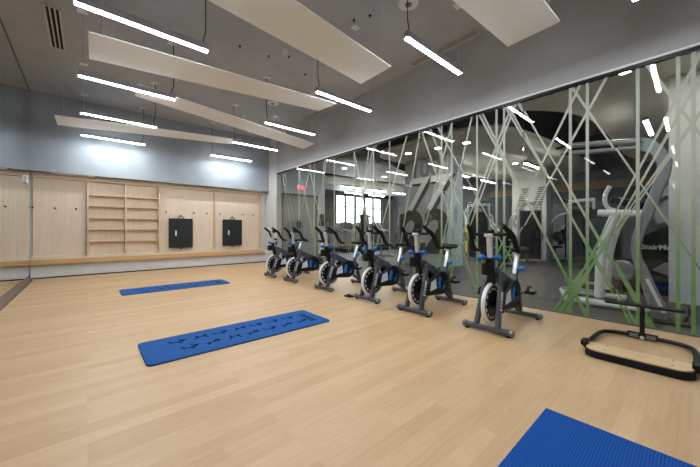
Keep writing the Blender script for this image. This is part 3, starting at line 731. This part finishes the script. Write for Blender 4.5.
numeral('77', 2.18, 1.45, 'ink_soft', .003, .055, -.04, .22, -.05); numeral('77', 2.18, 1.45, 'graphic_light', .007, .02, .04, .22)
numeral('22', .98, 1.75, 'ink', .005, .085)
ax0, ax1, ay0, ay1 = 11.1*S, 11.8*S, 3.12*S, 4.13*S
c2 = struct(MB().bounds((ax0, ay0, 0), (ax1, ay1, 3.04*S)).build('column_2', 'wall_pale', smooth=False), 'farther pale column with striped numerals', 'column')
MB().bounds((ax0-.001, ay0-.02, 0), (ax1, ay0-.001, 3.03*S)).build('side_cladding', 'column_pale', c2)
sm = MB()
for col in (.28, .78):
    for k in range(16):
        z = 1.55+k*.07; y = ay1-col*(ay1-ay0)-(k*.018)+.12
        sm.prism([(y-.14, z), (y+.14, z), (y+.13, z+.035), (y-.15, z+.035)], 'yz', ax0-.006, ax0-.002)
    for k in range(18):
        a = 2*PI*k/18; y = ay1-col*(ay1-ay0)+.10; z = 1.40
        sm.prism([(y+r*math.cos(a+u), z+r*math.sin(a+u)*1.1) for r, u in ((.09, -.08), (.22, -.08), (.22, .08), (.09, .08))], 'yz', ax0-.006, ax0-.002)
o = sm.build('striped_numerals', 'ink', c2)
# pale partition at the near end
struct(MB().bounds((6.08*S, YR, .0), (6.2*S, .22*S, 3.11*S)).build('wall_partition', 'white', smooth=False), 'smooth pale partition standing in the gym near the platform', 'partition')

# --- cable machine with a bent silver frame (right behind the platform)
def gp(px, py, X):
    r = (px-350)/300; Y = (.7524*X-r*.6587*X)/(.6587+r*.7524); d = X*.6587+Y*.7524
    return Y*S, (1+(230-py)/300*d)*S
t = thing('cable_machine', 'tall silver training machine with bent frame close behind the glass', 'gym machine', (4.9*S, .6, 0))
ox, oy = 4.9*S, .6
def L(px, py, X): y, z = gp(px, py, X); return (X*S-ox, y-oy, z)
def beam(pts, X, th):
    poly = [(gp(a, b, X)[0]-oy, gp(a, b, X)[1]) for a, b in pts]
    return MB().prism(poly, 'yz', X*S-ox-th/2, X*S-ox+th/2)
X1 = 4.75
beam([(636, 139), (650, 138), (664, 146), (673, 160), (671, 174), (663, 193), (654, 214), (645, 232), (641, 247), (642, 257), (649, 271), (656, 286), (670, 316), (670, 322), (655, 322), (649, 308), (638, 276), (633, 262), (631, 250), (632, 237), (641, 213), (650, 192), (657, 172), (657, 164), (650, 154), (640, 151)], X1, .055).build('bent_upright', 'silver_paint', t, .012)
beam([(645, 279), (649, 279), (666, 313), (662, 313)], X1-.04, .02).build('upright_rail', 'offwhite', t)
a = MB(); a.tube([L(566, 146, X1), L(600, 143.5, X1), L(645, 141, X1)], .040, 10); a.tube([L(572, 153, X1+.02), L(610, 150, X1+.02), L(643, 147, X1+.02)], .034, 10); a.build('top_arm', 'silver_paint', t)
MB().tube([L(565, 146, X1), L(556, 149, X1)], .022, 8).build('arm_grip', 'black', t)
MB().tube([L(571, 153, X1+.02), L(561, 155, X1+.02)], .022, 8).build('arm_grip', 'black', t)
MB().tube([L(598, 213, 5.0), L(651, 214, 5.0)], .050, 12).build('cross_tube', 'offwhite', t)
MB().tube([L(598, 213, 5.0), L(572, 212, 5.0)], .034, 12).build('roller_grip', 'black', t)
MB().tube([L(615, 216, 5.0), L(601, 247, 5.0), L(599, 297, 5.0)], .058, 12, smooth=2).build('diagonal_post', 'offwhite', t)
MB().tube([L(622, 216, 5.15), L(609, 250, 5.15), L(607, 289, 5.15)], .045, 12, smooth=2).build('diagonal_post', 'offwhite', t)
y1, _ = gp(575, 300, 5.0); y2, _ = gp(650, 300, 5.0)
MB().tube([(.1*S, y1-oy, .055), (.1*S, y2-oy, .055)], .05, 12).build('base_tube', 'offwhite', t)
MB().tube([(.1*S, y1-oy+.1, .055), (.75*S, y1-oy+.35, .055), (.75*S, y2-oy+.3, .055)], .045, 12).build('base_tube', 'offwhite', t)
for k in range(3): MB().tube([(.35+k*.14, y1-oy+.25, .055+k*.10), (.35+k*.14, y2-oy+.5, .055+k*.10)], .022, 8).build('step_bar', 'silver_paint', t)
yb, _ = gp(672, 322, X1)
MB().bounds((-.32, yb-oy-.18, 0), (-.02, yb-oy+.16, .03)).build('foot_plate', 'black', t, .008)
hx, hy = L(676, 310, X1)[0], yb-oy-.10
MB().tube([(hx, hy, .03), (hx, hy-.05, .16), (hx+.02, hy-.02, .24), (hx+.04, hy+.05, .20)], .016, 8, smooth=1).build('pedal_hook', 'cast', t)
w_ = L(622, 270, 5.4)
MB().lathe([(0, -.05), (.13, -.05), (.15, -.03), (.15, .03), (.13, .05), (0, .05)], (w_[0]-.05, w_[1], w_[2]), 'x', 30).build('pulley_cover', 'silver_paint', t)
m = MB(); m.tube([L(610, 186, 5.5), L(604, 196, 5.5), L(606, 208, 5.5), L(620, 212, 5.5)], .03, 8, smooth=2); m.build('front_handle', 'offwhite', t)
MB().bar(L(612, 200, 5.6), L(650, 207, 5.6), .10, .30, (1, 0, 0)).build('back_pad', 'black', t, .02)
MB().bounds((1.0, .16, .002), (1.3, .66, 1.45)).build('weight_housing', 'gym_black', t, .02)
MB().bounds((.985, .22, .25), (.999, .60, 1.30)).build('weight_stack', 'cast', t)
# --- stair climber
t = thing('stair_climber', 'dark stair climber with white lettering half hidden by the pale partition', 'gym machine', (7.6, .55, 0))
def sp(pts, X=6.5):
    return [(gp(a, b, X)[0]-.55, gp(a, b, X)[1]) for a, b in pts]
XX = 6.5*S-7.6
MB().prism(sp([(632, 284), (632, 262), (640, 238), (668, 224), (700, 212), (700, 284)]), 'yz', XX, XX+.70).build('body', 'gym_black', t, .02)
MB().prism(sp([(652, 270), (664, 263), (690, 259), (690, 276), (668, 276)]), 'yz', XX-.03, XX-.001).build('side_fairing', 'silver_paint', t, .01)
MB().prism(sp([(655, 226), (650, 207), (668, 183), (690, 176), (694, 200), (668, 222)]), 'yz', XX+.1, XX+.6).build('console_hood', 'silver_paint', t, .02)
MB().tube([(XX+.05, *sp([(641, 236)])[0]), (XX+.05, *sp([(646, 206)])[0]), (XX+.05, *sp([(668, 196)])[0])], .03, 8, smooth=1).build('handrail', 'cast', t)
yy, zz = sp([(641, 248)])[0]
text_mesh('lettering', 'StairMaster', .115, 'lettering', t, basis((XX-.004, yy, zz+.02), (0, -1, 0), (0, 0, 1)), .001, offset=.003, align='LEFT')
MB().bounds((XX, -.55, .002), (XX+.75, .70, .16)).build('base', 'black', t, .02)
for k in range(3): MB().bounds((XX+.05, .50+k*.10, .17+k*.0), (XX+.65, .50+k*.10+.08, .19+(2-k)*.09)).build('step', 'cast', t, .004)

# --- strength machines
def tower(label):
    t = thing('strength_machine', label, 'gym machine', (0, 0, 0), 0, 'strength machines in the gym')
    MB().bounds((-.30, -.16, .12), (.30, .16, 1.75)).build('weight_shroud', 'gym_black', t, .03)
    m = MB(); m.tube([(-.22, -.165, .55), (.22, -.165, .55), (.22, -.165, 1.55), (-.22, -.165, 1.55)], .02, 6, closed=True); m.build('shroud_outline', 'offwhite', t)
    for e in (-1, 1): MB().bar((e*.34, 0, .0), (e*.34, 0, 1.95), .07, .10, (0, 1, 0)).build('upright', 'silver_paint', t, .01)
    MB().bar((-.38, 0, 1.99), (.38, 0, 1.99), .08, .10).build('top_beam', 'silver_paint', t, .01)
    MB().bar((0, -.16, .05), (0, -1.15, .05), .10, .08).build('base_rail', 'silver_paint', t, .01)
    MB().bar((-.4, -1.15, .045), (.4, -1.15, .045), .08, .08).build('base_foot', 'silver_paint', t, .01)
    MB().bar((0, -.70, .09), (0, -.72, .43), .07, .07, (0, 1, 0)).build('seat_post', 'silver_paint', t)
    MB().bounds((-.18, -.92, .435), (.18, -.52, .51)).build('seat', 'black', t, .025)
    MB().bar((0, -.47, .55), (0, -.36, 1.12), .30, .09, (0, 1, 0)).build('back_pad', 'black', t, .03)
    for e in (-1, 1):
        MB().tube([(e*.30, -.10, 1.70), (e*.42, -.35, 1.62), (e*.42, -.62, 1.25), (e*.36, -.78, 1.02)], .028, 8, smooth=2).build('lever_arm', 'offwhite', t)
        MB().tube([(e*.36, -.76, 1.04), (e*.30, -.90, .98)], .024, 8).build('grip', 'rubber', t)
        MB().lathe([(0, -.02), (.17, -.02), (.18, 0), (.17, .02), (0, .02)], (e*.48, -.28, .86), 'x', 24).build('weight_disc', 'cast', t)
    return t
TW = [(9.6, 4.6, 1.9, 'strength machine left of the striped pale column'), (10.2, 3.3, 2.3, 'strength machine standing before the striped pale column'), (10.2, 2.0, 1.2, 'strength machine beyond the bent silver machine, near the tan band'),
      (11.8, 2.5, 2.8, 'strength machine just to the right of the striped pale column'), (7.9, 8.2, .9, 'strength machine behind the third and fourth bikes, near the doors'), (9.0, 7.0, 2.2, 'strength machine left of the big numeral column'), (11.2, 5.4, .2, 'strength machine before the green tinted window strip')]
first = None
for x, y, rz, lab in TW:
    if first is None: first = tower(lab); first.location = (x*S, y*S, 0); first.rotation_euler = (0, 0, rz)
    else: dup(first, (x*S, y*S, 0), rz, lab)
def treadmill(label):
    t = thing('treadmill', label, 'treadmill', (0, 0, 0), 0, 'treadmills by the gym window')
    MB().bounds((-.42, -.95, .05), (.42, .95, .20)).build('deck', 'gym_black', t, .03)
    MB().bounds((-.26, -.90, .2005), (.26, .60, .205)).build('belt', 'rubber', t)
    for e in (-1, 1): MB().tube([(e*.38, .75, .2), (e*.38, .85, 1.2), (e*.36, .55, 1.12), (e*.36, .15, 1.02)], .035, 8, smooth=1).build('handrail', 'silver_paint', t)
    MB().bar((0, .78, 1.15), (0, .92, 1.55), .75, .08, (0, 1, 0)).build('console', 'black', t, .03)
    MB().bounds((-.4, -.9, 0), (.4, .9, .0495)).build('frame', 'cast', t)
    return t
first = None
for x, lab in ((8.9, 'treadmill under the gym window, nearest the double doors'), (10.0, 'treadmill under the gym window, second from the double doors'), (11.1, 'treadmill under the gym window, third from the double doors'), (12.2, 'treadmill under the gym window, farthest from the double doors')):
    if first is None: first = treadmill(lab); first.location = (x*S, 10.9*S, 0); first.rotation_euler = (0, 0, 0)
    else: dup(first, (x*S, 10.9*S, 0), 0, lab)
# weight plate tree and yellow board
t = thing('plate_tree', 'black plate tree loaded with discs behind the nearest bike', 'weight rack', (8.7*S, 3.5*S, 0))
MB().bar((0, 0, 0.03), (0, 0, 1.15), .08, .08).build('post', 'cast', t)
m = MB(); m.bar((-.35, 0, .03), (.35, 0, .03), .08, .06); m.bar((0, -.3, .0305), (0, .3, .0305), .08, .06); m.build('base', 'cast', t)
for z, e, r in ((.35, -1, .22), (.35, 1, .22), (.80, -1, .19), (.80, 1, .17)):
    MB().lathe([(.03, -.06), (r, -.06), (r, .06), (.03, .06)], (0, e*.13, z), 'y', 26).build('weight_plate', 'rubber', t)
    MB().tube([(0, e*.03, z), (0, e*.26, z)], .025, 8).build('peg', 'silver', t)
t = MB().bounds((12.5*S, 6.3*S, 0), (12.5*S+.06, 6.3*S+.32, 1.5)).build('foam_board', 'yellow', None, .01); tag(t, 'upright yellow foam board far back in the gym', 'board')

# ------------------------------------------------------------------ camera and light
cam = bpy.data.cameras.new('camera'); co = bpy.data.objects.new('camera', cam); C.objects.link(co)
cam.sensor_width = 36; cam.lens = 300/700*36; cam.shift_y = -3.5/700; cam.clip_start = .02
co.location = (0, 0, S); co.rotation_euler = (PI/2, 0, -math.atan2(.6587, .7524))
sc = bpy.context.scene; sc.camera = co
w = bpy.data.worlds.new('world'); sc.world = w; w.use_nodes = True
w.node_tree.nodes['Background'].inputs['Color'].default_value = (.6, .7, .8, 1); w.node_tree.nodes['Background'].inputs['Strength'].default_value = .3
sc.view_settings.view_transform = 'Standard'; sc.view_settings.look = 'None'; sc.view_settings.gamma = 1; sc.view_settings.use_curve_mapping = False
sc.view_settings.exposure = .6
sc.cycles.use_denoising = True; sc.cycles.max_bounces = 10; sc.cycles.diffuse_bounces = 5; sc.cycles.glossy_bounces = 5; sc.cycles.transparent_max_bounces = 24
sc.cycles.sample_clamp_indirect = 8; sc.cycles.caustics_reflective = False; sc.cycles.caustics_refractive = False
